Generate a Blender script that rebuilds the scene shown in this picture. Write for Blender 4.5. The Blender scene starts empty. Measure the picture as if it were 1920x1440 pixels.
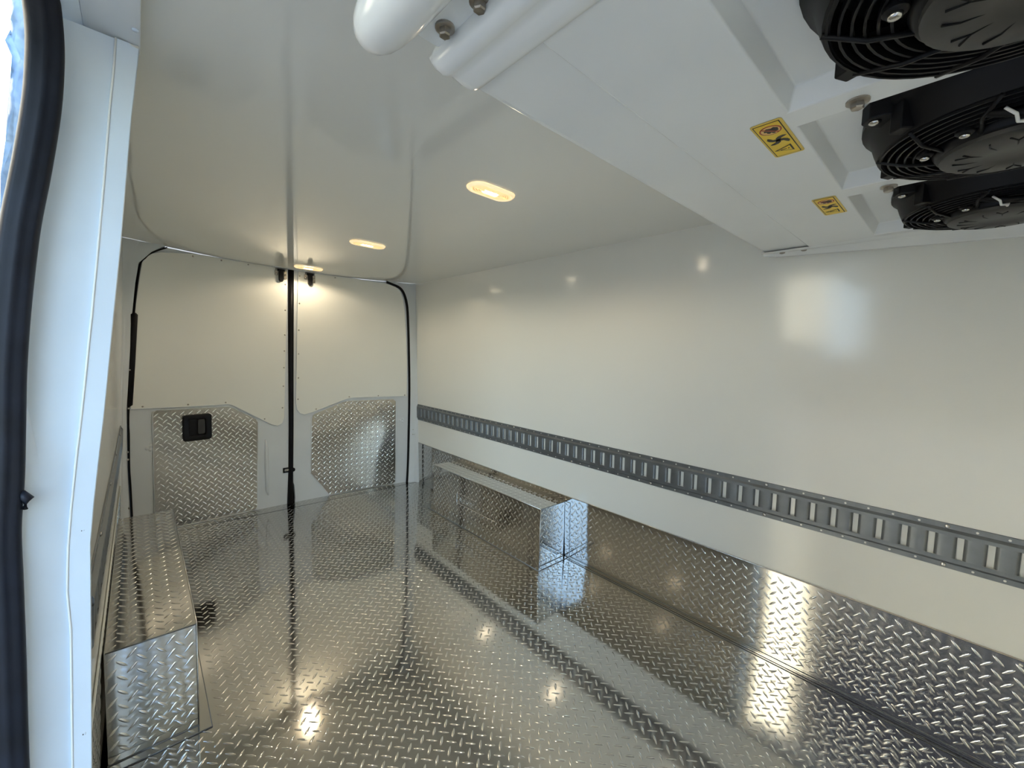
import bpy, bmesh, math, random
from mathutils import Vector, Matrix

S = bpy.context.scene
COL = S.collection
random.seed(7)

# ------------------------------------------------------------------ camera
CAM_Z = 1.0801
YAW, PITCH, ROLL = math.radians(42.224), math.radians(-4.235), math.radians(1.885)
fw = Vector((math.sin(YAW)*math.cos(PITCH), math.cos(YAW)*math.cos(PITCH), math.sin(PITCH)))
rt0 = Vector((math.cos(YAW), -math.sin(YAW), 0)); up0 = rt0.cross(fw)
rt = math.cos(ROLL)*rt0 + math.sin(ROLL)*up0
up = -math.sin(ROLL)*rt0 + math.cos(ROLL)*up0
cd = bpy.data.cameras.new('camera'); cam = bpy.data.objects.new('camera', cd); COL.objects.link(cam)
cd.sensor_fit = 'HORIZONTAL'; cd.sensor_width = 36; cd.lens = 772.72*36/1920
cd.clip_start = 0.01; cd.clip_end = 400
cam.matrix_world = Matrix(((rt.x, up.x, -fw.x, 0), (rt.y, up.y, -fw.y, 0), (rt.z, up.z, -fw.z, CAM_Z), (0, 0, 0, 1)))
S.camera = cam

# ------------------------------------------------------------------ world, sun, exposure
w = bpy.data.worlds.new('world'); S.world = w; w.use_nodes = True
nt = w.node_tree; nt.nodes.clear()
sky = nt.nodes.new('ShaderNodeTexSky'); sky.sky_type = 'NISHITA'; sky.sun_disc = False
sky.sun_elevation = math.radians(48); sky.sun_rotation = math.radians(80)
sky.air_density = 1.0; sky.dust_density = 1.5; sky.ozone_density = 1.0
bg = nt.nodes.new('ShaderNodeBackground'); bg.inputs['Strength'].default_value = 2.0
wo = nt.nodes.new('ShaderNodeOutputWorld')
tint = nt.nodes.new('ShaderNodeVectorMath'); tint.operation = 'MULTIPLY'; tint.inputs[1].default_value = (1.0, 1.01, .94)   # white balance of the photograph
nt.links.new(sky.outputs[0], tint.inputs[0]); nt.links.new(tint.outputs[0], bg.inputs[0]); nt.links.new(bg.outputs[0], wo.inputs[0])

sd = bpy.data.lights.new('sun', 'SUN'); sd.energy = 18; sd.angle = math.radians(0.6); sd.color = (1, .96, .82)
sun = bpy.data.objects.new('sun', sd); COL.objects.link(sun)
sun.rotation_euler = Vector((-1, -0.25, -1.15)).to_track_quat('-Z', 'Y').to_euler()   # over the roof, from the far side
sun.location = (6, 3, 8)

S.view_settings.view_transform = 'Standard'; S.view_settings.look = 'None'
S.view_settings.exposure = -0.08; S.view_settings.gamma = 1.0; S.view_settings.use_curve_mapping = False
S.cycles.max_bounces = 9; S.cycles.diffuse_bounces = 7; S.cycles.glossy_bounces = 5
S.cycles.use_adaptive_sampling = True; S.cycles.adaptive_threshold = 0.04; S.cycles.use_light_tree = False
S.cycles.sample_clamp_indirect = 8.0

# ------------------------------------------------------------------ measures of the van body
ZC = 1.595                                   # ceiling height
def xr(z): return 1.664 - 0.0369*(z-0.585)   # lining of the wall opposite the side door
def xl(z): return -0.091 + 0.037*(z-0.30)    # lining on the side-door side
def yd(x, z):                                # bowed inner skin of the rear doors
    t = min(max(z/1.6, 0), 1.1); s = ((x-.83)/.85)**2
    return (1-t)*(3.065-.05*s) + t*(3.12-.25*s)
YJ = 0.98                                    # rear jamb of the side door opening
YB = -0.50                                   # bulkhead behind the cab
ZK = 0.332                                   # top of the tread plate kick panels

# ------------------------------------------------------------------ materials
def nodes_of(name):
    m = bpy.data.materials.new(name); m.use_nodes = True
    return m, m.node_tree, m.node_tree.nodes['Principled BSDF']
def mat(name, col, rough=.5, metal=0, spec=.5, var=0.0, vscale=6, bump=0.0, bscale=200, coat=0, rvar=0.0, emit=None, estr=0, trans=0, alpha=1, stretch=None, bdist=.001):
    m, t, b = nodes_of(name)
    b.inputs['Base Color'].default_value = (*col, 1)
    b.inputs['Roughness'].default_value = rough; b.inputs['Metallic'].default_value = metal
    b.inputs['Specular IOR Level'].default_value = spec; b.inputs['Coat Weight'].default_value = coat
    b.inputs['Transmission Weight'].default_value = trans; b.inputs['Alpha'].default_value = alpha
    if emit: b.inputs['Emission Color'].default_value = (*emit, 1); b.inputs['Emission Strength'].default_value = estr
    tc = t.nodes.new('ShaderNodeTexCoord')
    src = tc.outputs['Object']
    if stretch:
        mp = t.nodes.new('ShaderNodeMapping'); mp.inputs['Scale'].default_value = stretch
        t.links.new(src, mp.inputs[0]); src = mp.outputs[0]
    n = t.nodes.new('ShaderNodeTexNoise'); n.inputs['Scale'].default_value = vscale; n.inputs['Detail'].default_value = 4
    t.links.new(src, n.inputs['Vector'])
    if var:
        r = t.nodes.new('ShaderNodeValToRGB')
        r.color_ramp.elements[0].position = .3; r.color_ramp.elements[1].position = .7
        r.color_ramp.elements[0].color = (*[max(0, c*(1-var)) for c in col], 1)
        r.color_ramp.elements[1].color = (*[min(1, c*(1+var)) for c in col], 1)
        t.links.new(n.outputs[0], r.inputs[0]); t.links.new(r.outputs[0], b.inputs['Base Color'])
    if rvar:
        mr = t.nodes.new('ShaderNodeMapRange'); mr.inputs['To Min'].default_value = max(.01, rough-rvar); mr.inputs['To Max'].default_value = rough+rvar
        t.links.new(n.outputs[0], mr.inputs[0]); t.links.new(mr.outputs[0], b.inputs['Roughness'])
    if bump:
        n2 = t.nodes.new('ShaderNodeTexNoise'); n2.inputs['Scale'].default_value = bscale; n2.inputs['Detail'].default_value = 2
        t.links.new(src, n2.inputs['Vector'])
        bp = t.nodes.new('ShaderNodeBump'); bp.inputs['Strength'].default_value = bump; bp.inputs['Distance'].default_value = bdist
        t.links.new(n2.outputs[0], bp.inputs['Height']); t.links.new(bp.outputs[0], b.inputs['Normal'])
    return m

M = {}
M['frp_wall'] = mat('white_frp_lining', (.80, .80, .755), .11, spec=.6, bump=.08, bscale=330, bdist=.0005)
M['frp_ceiling'] = mat('white_frp_ceiling', (.80, .80, .755), .055, spec=.85, bump=.035, bscale=160, bdist=.0005)
M['door_panel'] = mat('white_door_panel', (.80, .80, .745), .22, var=.01, vscale=3, bump=.05, bscale=250, bdist=.0006)
M['paint'] = mat('grey_white_body_paint', (.66, .69, .71), .32, var=.03, vscale=5)
M['pillar'] = mat('white_pillar_paint', (.71, .80, .90), .38, var=.03, vscale=8)
M['caulk'] = mat('white_sealant_bead', (.83, .83, .80), .5, bump=.3, bscale=90)
M['tread'] = mat('bright_aluminium_tread_plate', (.55, .54, .515), .08, metal=1, rvar=.02, vscale=22, bump=.05, bscale=26, bdist=.0015)
M['lug'] = mat('highlit_tread_lug', (.76, .75, .725), .14, metal=1)  # plate aluminium made lighter, bright highlights put into the lug colour
M['tread_satin'] = mat('satin_aluminium_tread_plate', (.64, .63, .605), .11, metal=1, rvar=.02, vscale=22, bump=.05, bscale=26, bdist=.0015)
M['track'] = mat('grey_galvanised_track', (.19, .205, .22), .42, metal=.65, var=.14, vscale=18, rvar=.08)
M['rubber'] = mat('black_rubber', (.004, .004, .005), .5, spec=.18, var=.2, vscale=14)
M['seal'] = mat('dark_rubber_door_seal', (.008, .010, .017), .55, spec=.3, var=.3, vscale=20, bump=.08, bscale=240)
M['plastic_blk'] = mat('black_moulded_plastic', (.0045, .0045, .0055), .45, spec=.22, var=.15, vscale=30)
M['hub'] = mat('dark_grey_motor_cap', (.030, .029, .027), .48, var=.2, vscale=24)
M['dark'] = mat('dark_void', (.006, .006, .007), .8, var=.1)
M['unit'] = mat('white_gelcoat_housing', (.80, .82, .82), .16, var=.015, vscale=4, bump=.04, bscale=120)
M['steel'] = mat('stainless_fastener', (.62, .60, .57), .22, metal=1, var=.12, vscale=60)
M['bolt'] = mat('dull_nickel_bolt', (.38, .35, .31), .33, metal=1, var=.2, vscale=60)
M['zinc'] = mat('bright_zinc_strip', (.80, .80, .78), .3, metal=.8, var=.1, vscale=40)
M['tie'] = mat('white_nylon_tie', (.72, .72, .70), .4, var=.05)
M['yellow'] = mat('yellow_label_vinyl', (.80, .55, .015), .35, var=.04, vscale=30)
M['yellow_edge'] = mat('yellow_label_border', (.70, .50, .07), .35, var=.04, vscale=30)
M['ink'] = mat('black_ink', (.022, .017, .012), .45, var=.1)
M['red_ink'] = mat('red_ink', (.36, .055, .015), .45, var=.1)
M['pale_ink'] = mat('pale_orange_ink', (.74, .46, .16), .45, var=.05)
M['lens'] = mat('warm_lamp_lens', (.9, .78, .55), .18, var=.05, vscale=40, emit=(1, .66, .27), estr=.75)
M['lens_dark'] = mat('amber_lens_groove', (.55, .38, .18), .3, var=.1, vscale=40, emit=(1, .45, .12), estr=.12)
M['lens_rim'] = mat('warm_lamp_rim', (.95, .86, .68), .25, var=.03, emit=(1, .72, .36), estr=.85)
M['bulb'] = mat('glowing_lamp_bulb', (1, .95, .85), .4, var=.01, emit=(1, .86, .60), estr=95)
for k_ in ('lens', 'lens_dark', 'lens_rim'): M[k_].cycles.emission_sampling = 'NONE'
M['film'] = mat('pale_blue_plastic_film', (.17, .24, .33), .3, var=.25, vscale=25, bump=.5, bscale=30, bdist=.01)
M['asphalt'] = mat('grey_concrete_yard', (.09, .09, .09), .9, var=.15, vscale=2, bump=.3, bscale=60)
M['stucco'] = mat('cream_stucco', (.83, .74, .56), .85, var=.06, vscale=3, bump=.4, bscale=80)
M['cladding'] = mat('dark_slate_cladding', (.010, .011, .015), .9, spec=.1, var=.15, vscale=2)
M['blue_strip'] = mat('pale_blue_strip', (.50, .66, .80), .4, var=.1, vscale=6)
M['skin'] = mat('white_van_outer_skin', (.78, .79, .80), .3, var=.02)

# ------------------------------------------------------------------ helpers
def link(name, me, m=None, parent=None, smooth=False):
    if m is not None: me.materials.append(m)
    if smooth: me.polygons.foreach_set('use_smooth', [True]*len(me.polygons))
    o = bpy.data.objects.new(name, me); COL.objects.link(o)
    if parent is not None: o.parent = parent
    return o
def tag(o, label=None, cat=None, group=None, kind=None):
    if label: o['label'] = label
    if cat: o['category'] = cat
    if group: o['group'] = group
    if kind: o['kind'] = kind
    return o
def empty(name, label=None, cat=None, group=None, kind=None, loc=(0, 0, 0)):
    o = bpy.data.objects.new(name, None); COL.objects.link(o); o.location = loc; o.empty_display_size = .05
    return tag(o, label, cat, group, kind)

class MB:
    """collects faces of ONE part"""
    def __init__(s): s.v = []; s.f = []
    def add(s, vs, fs):
        k = len(s.v); s.v += [tuple(q) for q in vs]; s.f += [tuple(i+k for i in q) for q in fs]; return s
    def quad(s, a, b, c, d): return s.add([a, b, c, d], [(0, 1, 2, 3)])
    def box(s, x0, x1, y0, y1, z0, z1):
        vs = [(x, y, z) for x in (x0, x1) for y in (y0, y1) for z in (z0, z1)]
        return s.add(vs, [(0, 1, 3, 2), (4, 6, 7, 5), (0, 4, 5, 1), (2, 3, 7, 6), (0, 2, 6, 4), (1, 5, 7, 3)])
    def grid(s, rows, close_u=False, close_v=False):
        n = len(rows); k = len(rows[0]); vs = [p for r in rows for p in r]; fs = []
        for i in range(n if close_v else n-1):
            for j in range(k if close_u else k-1):
                fs.append((i*k+j, i*k+(j+1) % k, ((i+1) % n)*k+(j+1) % k, ((i+1) % n)*k+j))
        return s.add(vs, fs)
    def prism(s, poly, fn, d0, d1):
        """poly of 2-D points, fn(u, v, d) -> xyz, capped between depths d0 and d1"""
        n = len(poly)
        vs = [fn(u, v, d0) for u, v in poly] + [fn(u, v, d1) for u, v in poly]
        fs = [tuple(range(n)), tuple(range(2*n-1, n-1, -1))] + [(i, i+n, (i+1) % n+n, (i+1) % n) for i in range(n)]
        return s.add(vs, fs)
    def tube(s, pts, r, k=10, cap=True):
        pts = [Vector(p) for p in pts]; rows = []
        rr = r if isinstance(r, (list, tuple)) else [r]*len(pts)
        ref = None
        for i, p in enumerate(pts):
            d = (pts[min(i+1, len(pts)-1)] - pts[max(i-1, 0)]).normalized()
            if ref is None: ref = Vector((0, 0, 1)) if abs(d.z) < .9 else Vector((1, 0, 0))
            a = d.cross(ref).normalized(); b = d.cross(a); ref = -b if False else ref
            rows.append([tuple(p + rr[i]*(a*math.cos(2*math.pi*j/k) + b*math.sin(2*math.pi*j/k))) for j in range(k)])
        base = len(s.v); s.grid(rows, close_u=True)
        if cap: s.f.append(tuple(base+j for j in range(k))); s.f.append(tuple(base+(len(pts)-1)*k+j for j in reversed(range(k))))
        return s
    def disc_stack(s, c, prof, k=20, axis='z', cap=True):
        """lathe: prof list of (radius, height along axis)"""
        rows = []
        for r, h in prof:
            row = []
            for j in range(k):
                a = 2*math.pi*j/k; u, v = r*math.cos(a), r*math.sin(a)
                row.append({'z': (c[0]+u, c[1]+v, c[2]+h), 'x': (c[0]+h, c[1]+u, c[2]+v), 'y': (c[0]+u, c[1]+h, c[2]+v)}[axis])
            rows.append(row)
        base = len(s.v); s.grid(rows, close_u=True)
        if cap: s.f.append(tuple(base+j for j in range(k))); s.f.append(tuple(base+(len(prof)-1)*k+j for j in reversed(range(k))))
        return s
    def mesh(s, name):
        me = bpy.data.meshes.new(name); me.from_pydata(s.v, [], s.f)
        b = bmesh.new(); b.from_mesh(me); bmesh.ops.remove_doubles(b, verts=b.verts[:], dist=2e-6); bmesh.ops.recalc_face_normals(b, faces=b.faces); b.to_mesh(me); b.free()
        me.update(); return me
    def build(s, name, m, parent=None, smooth=False, bevel=0, seg=2, sharp=None):
        o = link(name, s.mesh(name), m, parent, smooth or bevel > 0)
        if sharp is not None:
            me = o.data; b = bmesh.new(); b.from_mesh(me)
            for e in b.edges:
                if len(e.link_faces) == 2 and e.calc_face_angle(0) > math.radians(sharp): e.smooth = False
            b.to_mesh(me); b.free()
        if bevel:
            bv = o.modifiers.new('bevel', 'BEVEL'); bv.width = bevel; bv.segments = seg; bv.limit_method = 'ANGLE'; bv.angle_limit = math.radians(35)
            bv.harden_normals = True
        return o

def rrect(w, h, r, k=5, cx=0, cy=0):
    out = []
    for sx, sy, a0 in ((1, 1, 0), (-1, 1, 90), (-1, -1, 180), (1, -1, 270)):
        for i in range(k+1):
            a = math.radians(a0 + 90*i/k); out.append((cx + sx*(w/2-r) + r*math.cos(a), cy + sy*(h/2-r) + r*math.sin(a)))
    return out
def in_poly(x, y, P):
    c = False; n = len(P)
    for i in range(n):
        x1, y1 = P[i]; x2, y2 = P[i-1]
        if (y1 > y) != (y2 > y) and x < (x2-x1)*(y-y1)/(y2-y1)+x1: c = not c
    return c
def inset_ok(x, y, P, d):
    return all(in_poly(x+a, y+b, P) for a, b in ((d, d), (-d, d), (d, -d), (-d, -d)))

# tread plate lugs: a pointed lens, alternate ones turned by 90 degrees
PITCH_L = 0.0386
LUG_L, LUG_W, LUG_H = .0158, .0037, .0019
def lug_shape():
    v = [(-LUG_L, 0, 0), (LUG_L, 0, 0)]
    for t, wd, hh in ((-.62, .72, .8), (0, 1, 1), (.62, .72, .8)):
        v += [(t*LUG_L, wd*LUG_W, 0), (t*LUG_L, 0, hh*LUG_H), (t*LUG_L, -wd*LUG_W, 0)]
    f = [(0, 3, 2), (0, 4, 3), (2, 3, 6, 5), (3, 4, 7, 6), (5, 6, 9, 8), (6, 7, 10, 9), (1, 8, 9), (1, 9, 10)]
    return v, f
LV, LF = lug_shape()
def lug_spots(u0, u1, v0, v1, ok):
    out = []
    for i in range(int((u1-u0)/PITCH_L)+2):
        for j in range(int((v1-v0)/PITCH_L)+2):
            for k in (0, 1):
                u = u0 + (i+.5*k)*PITCH_L; v = v0 + (j+.5*k)*PITCH_L
                if u0 < u < u1 and v0 < v < v1 and ok(u, v): out.append((u, v, k))
    return out
def lug_mesh(spots, fn, name, parent, flip=1):
    """joined lugs; fn(u, v, h) -> xyz"""
    mb = MB()
    for u, v, k in spots:
        a = flip*math.radians(-45 if k == 0 else 45); c, s_ = math.cos(a), math.sin(a)
        mb.add([fn(u + x*c - y*s_, v + x*s_ + y*c, h) for x, y, h in LV], LF)
    if not mb.f: return None
    o = mb.build(name, M['lug'], parent, smooth=True)
    o['kind'] = 'stuff'
    return o
LUG_ME = bpy.data.meshes.new('tread_lug'); LUG_ME.from_pydata(LV, [], LF); LUG_ME.materials.append(M['lug'])
LUG_ME.polygons.foreach_set('use_smooth', [True]*len(LUG_ME.polygons))
def lug_objects(spots, fn, parent, flip=1):
    """each lug its own object sharing one mesh; fn must be a flat (affine) map"""
    for u, v, k in spots:
        a = flip*math.radians(-45 if k == 0 else 45); c, s_ = math.cos(a), math.sin(a)
        p = Vector(fn(u, v, 0)); ex = Vector(fn(u+c, v+s_, 0))-p; ey = Vector(fn(u-s_, v+c, 0))-p; ez = Vector(fn(u, v, 1))-p
        o = bpy.data.objects.new('tread_lug', LUG_ME); COL.objects.link(o); o.parent = parent
        o.matrix_basis = Matrix(((ex.x, ey.x, ez.x, p.x), (ex.y, ey.y, ez.y, p.y), (ex.z, ey.z, ez.z, p.z), (0, 0, 0, 1)))
EYE = Vector((0, 0, CAM_Z))
def in_view(p, pad=1.02):
    d = Vector(p)-EYE; z = d.dot(fw)
    if z < .05: return False
    return abs(d.dot(rt)/z*772.72) < 960*pad and abs(d.dot(up)/z*772.72) < 720*pad
def split_lugs(spots, fn, n=300):
    """the n that show largest (nearest in view), and the rest"""
    near = sorted((q for q in spots if in_view(fn(q[0], q[1], 0))), key=lambda q: (Vector(fn(q[0], q[1], 0))-EYE).length)[:n]
    st = set(near)
    return near, [q for q in spots if q not in st]

def bowed(poly, off, thick, name, m, parent, xs=.06, zs=.25):
    """a flat outline in (x, z) laid on the bowed door skin, off metres proud of it"""
    b = bmesh.new()
    f = b.faces.new([b.verts.new((x, 0, z)) for x, z in poly])
    x0, x1 = min(p[0] for p in poly), max(p[0] for p in poly); z0, z1 = min(p[1] for p in poly), max(p[1] for p in poly)
    x = x0+xs
    while x < x1:
        bmesh.ops.bisect_plane(b, geom=b.verts[:]+b.edges[:]+b.faces[:], plane_co=(x, 0, 0), plane_no=(1, 0, 0)); x += xs
    z = z0+zs
    while z < z1:
        bmesh.ops.bisect_plane(b, geom=b.verts[:]+b.edges[:]+b.faces[:], plane_co=(0, 0, z), plane_no=(0, 0, 1)); z += zs
    bd = [e for e in b.edges if e.is_boundary]
    r = bmesh.ops.extrude_edge_only(b, edges=bd)
    for e in bd: e.smooth = False
    back = {g for g in r['geom'] if isinstance(g, bmesh.types.BMVert)}
    for v in b.verts:
        v.co.y = yd(v.co.x, v.co.z) - off + (thick if v in back else 0)
    bmesh.ops.recalc_face_normals(b, faces=b.faces)
    # front must face the camera
    me = bpy.data.meshes.new(name); b.to_mesh(me); b.free()
    return link(name, me, m, parent, True)
def smooth_path(P, k=4):
    out = []
    for i in range(len(P)-1):
        p0, p1, p2, p3 = P[max(i-1, 0)], P[i], P[i+1], P[min(i+2, len(P)-1)]
        for j in range(k):
            t = j/k
            out.append(tuple(.5*(2*b+(c-a)*t+(2*a-5*b+4*c-d)*t*t+(3*b-a-3*c+d)*t**3) for a, b, c, d in zip(p0, p1, p2, p3)))
    return out+[P[-1]]
def ring_on_door(pts, r, off, name, m, parent):
    pts = smooth_path(pts)
    return MB().tube([(x, yd(x, z)-off, z) for x, z in pts], r, 10).build(name, m, parent, smooth=True)

# ================================================================== SETTING
# ---- floor
fl = MB().box(-.13, 1.70, YB, 2.962, -.03, 0).build('floor', M['tread']); tag(fl, 'shiny diamond tread plate aluminium floor of the van', kind='structure')
sill = MB().box(-.13, 1.70, 2.9675, 3.20, -.03, 0).build('sill_plate', M['tread'], fl)
ffn = lambda u, v, h: (u, v, h)
def floor_ok(u, v):
    if v > 1.345 and v < 2.47 and (u < .135 or u > 1.44): return False
    return -.085 < u < 1.655
sp = lug_spots(-.09+.0117, 1.68, YB+.02+.0105, 2.95, floor_ok)
near, rest = split_lugs(sp, ffn)
lug_objects(near, ffn, fl)
lug_mesh(rest, ffn, 'tread_lugs', fl)
lug_mesh(lug_spots(-.06, 1.65, 2.985, 3.05, lambda u, v: True), lambda u, v, h: (u, v, h), 'tread_lugs', sill)

# ---- walls and ceiling linings
zz = [0, .4, .8, 1.2, ZC+.02]
mb = MB()
mb.grid([[(xr(z), y, z) for z in zz] for y in (YB, .5, 1.5, 2.5, 2.965)])
mb.grid([[(xr(z)+.06, y, z) for z in zz] for y in (YB, 2.965)])
mb.grid([[(xr(z)+d, 2.965, z) for z in zz] for d in (0, .06)])
wr = mb.build('wall_right', M['frp_wall'], smooth=True, sharp=30); tag(wr, 'glossy white fibreglass wall lining above the long grey track', kind='structure')
mb = MB()
mb.grid([[(xl(z), y, z) for z in zz] for y in (YJ+.01, 1.7, 2.4, 2.90)])
mb.grid([[(xl(z)-.06, y, z) for z in zz] for y in (YJ+.01, 2.90)])
wl = mb.build('wall_left', M['frp_wall'], smooth=True, sharp=30); tag(wl, 'white fibreglass wall lining seen edge-on behind the door pillar', kind='structure')
# ceiling: rear edge follows the bow of the doors
mb = MB()
NX = 24
xs_ = [-.08 + (1.72+.08)*i/NX for i in range(NX+1)]
def crear(x): return min(yd(min(max(x, -.05), 1.63), ZC)+.004, 3.13)
mb.grid([[(x, YB, ZC) for x in xs_], [(x, 1.0, ZC) for x in xs_], [(x, 2.0, ZC) for x in xs_], [(x, crear(x), ZC) for x in xs_]])
mb.grid([[(x, crear(x), ZC) for x in xs_], [(x, crear(x), ZC+.012) for x in xs_]])
ce = mb.build('ceiling', M['frp_ceiling'], smooth=True, sharp=30); tag(ce, 'glossy white ceiling lining of the van', kind='structure')
rf = MB().box(-.085, 1.76, YB-.1, 3.3, ZC+.013, ZC+.045).build('roof', M['skin']); tag(rf, 'white outer roof skin of the van', kind='structure')
bk = MB().box(-.16, 1.72, YB-.05, YB, -.03, ZC+.01).build('wall_front', M['frp_wall']); tag(bk, 'white bulkhead behind the cab', kind='structure')
osk = MB().box(1.73, 1.76, YB-.1, 3.3, -.35, ZC+.012).build('wall_outer', M['skin']); tag(osk, 'white outer side skin of the van', kind='structure')

# ---- dark sheet added behind the doors to stop light leaks (dark gaps show it)
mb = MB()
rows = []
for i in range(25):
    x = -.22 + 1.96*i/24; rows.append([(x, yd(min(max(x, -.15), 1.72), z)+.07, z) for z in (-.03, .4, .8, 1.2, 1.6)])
mb.grid(rows); bs = mb.build('back_light_stop', M['dark'], smooth=True); tag(bs, 'dark sheet added behind the rear doors to stop light', kind='structure')

# ---- rear doors
def door(name, label, body, panel, plate, rivets):
    d = bowed(body, 0, .03, name, M['paint'], None); tag(d, label, kind='structure')
    p = bowed(panel, .008, .009, 'upper_panel', M['door_panel'], d); p['label'] = 'glossy white upper door panel'
    t = bowed(plate, .005, .006, 'tread_plate', M['tread_satin'], d); t['label'] = 'bright diamond tread plate on the lower door'
    sp = lug_spots(min(q[0] for q in plate), max(q[0] for q in plate), .0, .72, lambda u, v: inset_ok(u, v, plate, .009))
    lug_mesh(sp, lambda u, v, h: (u, yd(u, v)-.005-h, v), 'tread_lugs', t)
    # pressed rim round the plate
    MB().tube([(x, yd(x, z)-.004, z) for x, z in plate+[plate[0]]], .0028, 6, cap=False).build('plate_rim', M['paint'], d, smooth=True)
    MB().tube([(x, yd(x, z)-.006, z) for x, z in panel+[panel[0]]], .0022, 6, cap=False).build('panel_rim', M['paint'], d, smooth=True)
    for x, z in rivets:
        MB().disc_stack((x, yd(x, z)-.008, z), [(.0048, 0), (.0045, -.002), (.002, -.0032)], 10, 'y').build('rivet', M['bolt'], p, smooth=True)
    return d
Lpanel = [(-0.0375, 0.7217), (-0.009, 1.2161), (0.0126, 1.4022), (0.0248, 1.4821), (0.0412, 1.5163), (0.0655, 1.5395), (0.0984, 1.5562), (0.242, 1.5845), (0.50, 1.594), (0.7537, 1.594), (0.7383, 1.1116), (0.7207, 0.5975), (0.7079, 0.5605), (0.6793, 0.5452), (0.6435, 0.5578), (0.6007, 0.586), (0.4239, 0.7029), (0.4064, 0.7101), (0.1863, 0.7126)]
Lplate = [(0.0475, 0.6789), (0.0509, 0.6959), (0.0663, 0.7038), (0.2628, 0.6998), (0.3986, 0.6945), (0.4259, 0.6858), (0.5533, 0.6033), (0.5654, 0.5783), (0.5534, 0.0236), (0.5442, 0.008), (0.5235, 0.003), (0.1364, 0.003), (0.0425, 0.003)]
Rpanel = [(0.8227, 1.592), (0.81, 1.2038), (0.7951, 0.6909), (0.802, 0.6453), (0.8205, 0.6192), (0.8471, 0.6082), (0.8974, 0.6196), (1.1407, 0.707), (1.1742, 0.712), (1.574, 0.7139), (1.5671, 0.9712), (1.5392, 1.3392), (1.5209, 1.4735), (1.4967, 1.5299), (1.4638, 1.5582), (1.4155, 1.5720), (1.20, 1.590), (0.9478, 1.594)]
Rplate = [(0.8957, 0.5808), (0.9022, 0.5974), (0.9247, 0.613), (1.1093, 0.6834), (1.1636, 0.6905), (1.4734, 0.6933), (1.4957, 0.6735), (1.5127, 0.0238), (1.4935, 0.004), (1.0099, 0.004), (0.8843, 0.1867)]
Lseal = [(0.13, 1.588), (0.0873, 1.560), (0.0574, 1.5353), (0.0384, 1.5089), (0.0222, 1.4815), (0.0069, 1.381), (-0.01, 1.2161), (-0.0436, 0.7223), (-0.0466, 0.5776), (-0.0497, 0.4062), (-0.0475, 0.2888), (-0.0456, 0.0)]
Rseal = [(1.40, 1.588), (1.4395, 1.5738), (1.4921, 1.55), (1.5233, 1.5007), (1.5449, 1.4122), (1.559, 1.249), (1.5703, 1.0647), (1.585, 0.80), (1.5935, 0.57), (1.6036, 0.1766), (1.6038, 0.0)]
Lgap = [(0.745, 0.0), (0.736, 0.03), (0.742, .25), (0.7485, .53), (0.7515, .90), (0.7545, 1.26), (0.7605, 1.594)]
Rgap = [(0.7960, 1.594), (0.7905, 1.26), (0.7835, .90), (0.7780, .53), (0.774, .38), (0.762, .30), (0.756, .235), (0.762, .17), (0.778, .12), (0.783, .03), (0.781, 0.0)]
RLv = [(0.242, 1.5700), (0.381, 1.5780), (0.5252, 1.5820), (0.7407, 1.4903), (0.7373, 1.3187), (0.7324, 1.1543), (0.7275, 1.0467), (0.7233, 0.9345), (0.7182, 0.8104), (0.7104, 0.6642), (0.0089, 0.7311), (0.2049, 0.7240), (0.3904, 0.7221), (0.6031, 0.5984)]
RRv = [(0.8307, 1.56), (0.8263, 1.3746), (0.82, 1.1922), (0.8162, 1.0296), (0.8124, 0.8639), (0.8083, 0.7174), (0.9251, 0.6415), (1.1516, 0.7202), (1.3612, 0.7226), (1.5577, 0.7230), (1.0605, 1.5808)]
d1 = door('door_1', 'rear door with black recessed pull handle and angled tread plate', list(reversed(Lseal)) + list(reversed(Lgap))[:], Lpanel, Lplate, RLv)
d2 = door('door_2', 'rear door without handle beside the long grey track', Rgap + list(reversed(Rseal)), Rpanel, Rplate, RRv)
# pressed moulding and lock plate on the doors
mb = MB(); mb.tube([(.608, yd(.608, .46)-.001, .46), (.611, yd(.611, .40)-.004, .40), (.612, yd(.612, .25)-.005, .25), (.612, yd(.612, .12)-.004, .12), (.618, yd(.618, .085)-.001, .085)], [.004, .010, .012, .010, .004], 10)
mb.build('pressed_rib', M['paint'], d1, smooth=True)
for c in ((.020, .498), (.036, .512), (.036, .488)):
    MB().disc_stack((c[0], yd(*c), c[1]), [(.012, .001), (.011, -.001), (.006, -.003)], 14, 'y').build('pressed_dimple', M['paint'], d1, smooth=True)
bowed([(.764, .16), (.764, .335), (.8172, .334), (.8145, .1374), (.78, .14)], .003, .004, 'lock_plate', M['paint'], d2)
c = (.7706, .2309)
MB().disc_stack((c[0], yd(*c)-.003, c[1]), [(.014, 0), (.013, -.006), (.008, -.009)], 16, 'y').build('lock_button', M['plastic_blk'], d2, smooth=True)
for c in ((1.535, .52), (1.555, .53), (1.553, .508)):
    MB().disc_stack((c[0], yd(*c), c[1]), [(.008, .001), (.007, -.002), (.003, -.003)], 12, 'y').build('pressed_dimple', M['paint'], d2, smooth=True)
mb = MB(); bx = lambda x0, x1, z0, z1, a=.012: mb.box(x0, x1, yd(.72, .235)-a, yd(.72, .235)-.001, z0, z1)
bx(.709, .716, .219, .252); bx(.709, .742, .219, .227); bx(.709, .742, .244, .252)
mb.build('lock_striker', M['plastic_blk'], d1)
mb = MB(); mb.box(.722, .752, yd(.73, .235)-.008, yd(.73, .235)-.002, .231, .240); mb.build('latch_tongue', M['steel'], d1)
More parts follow.
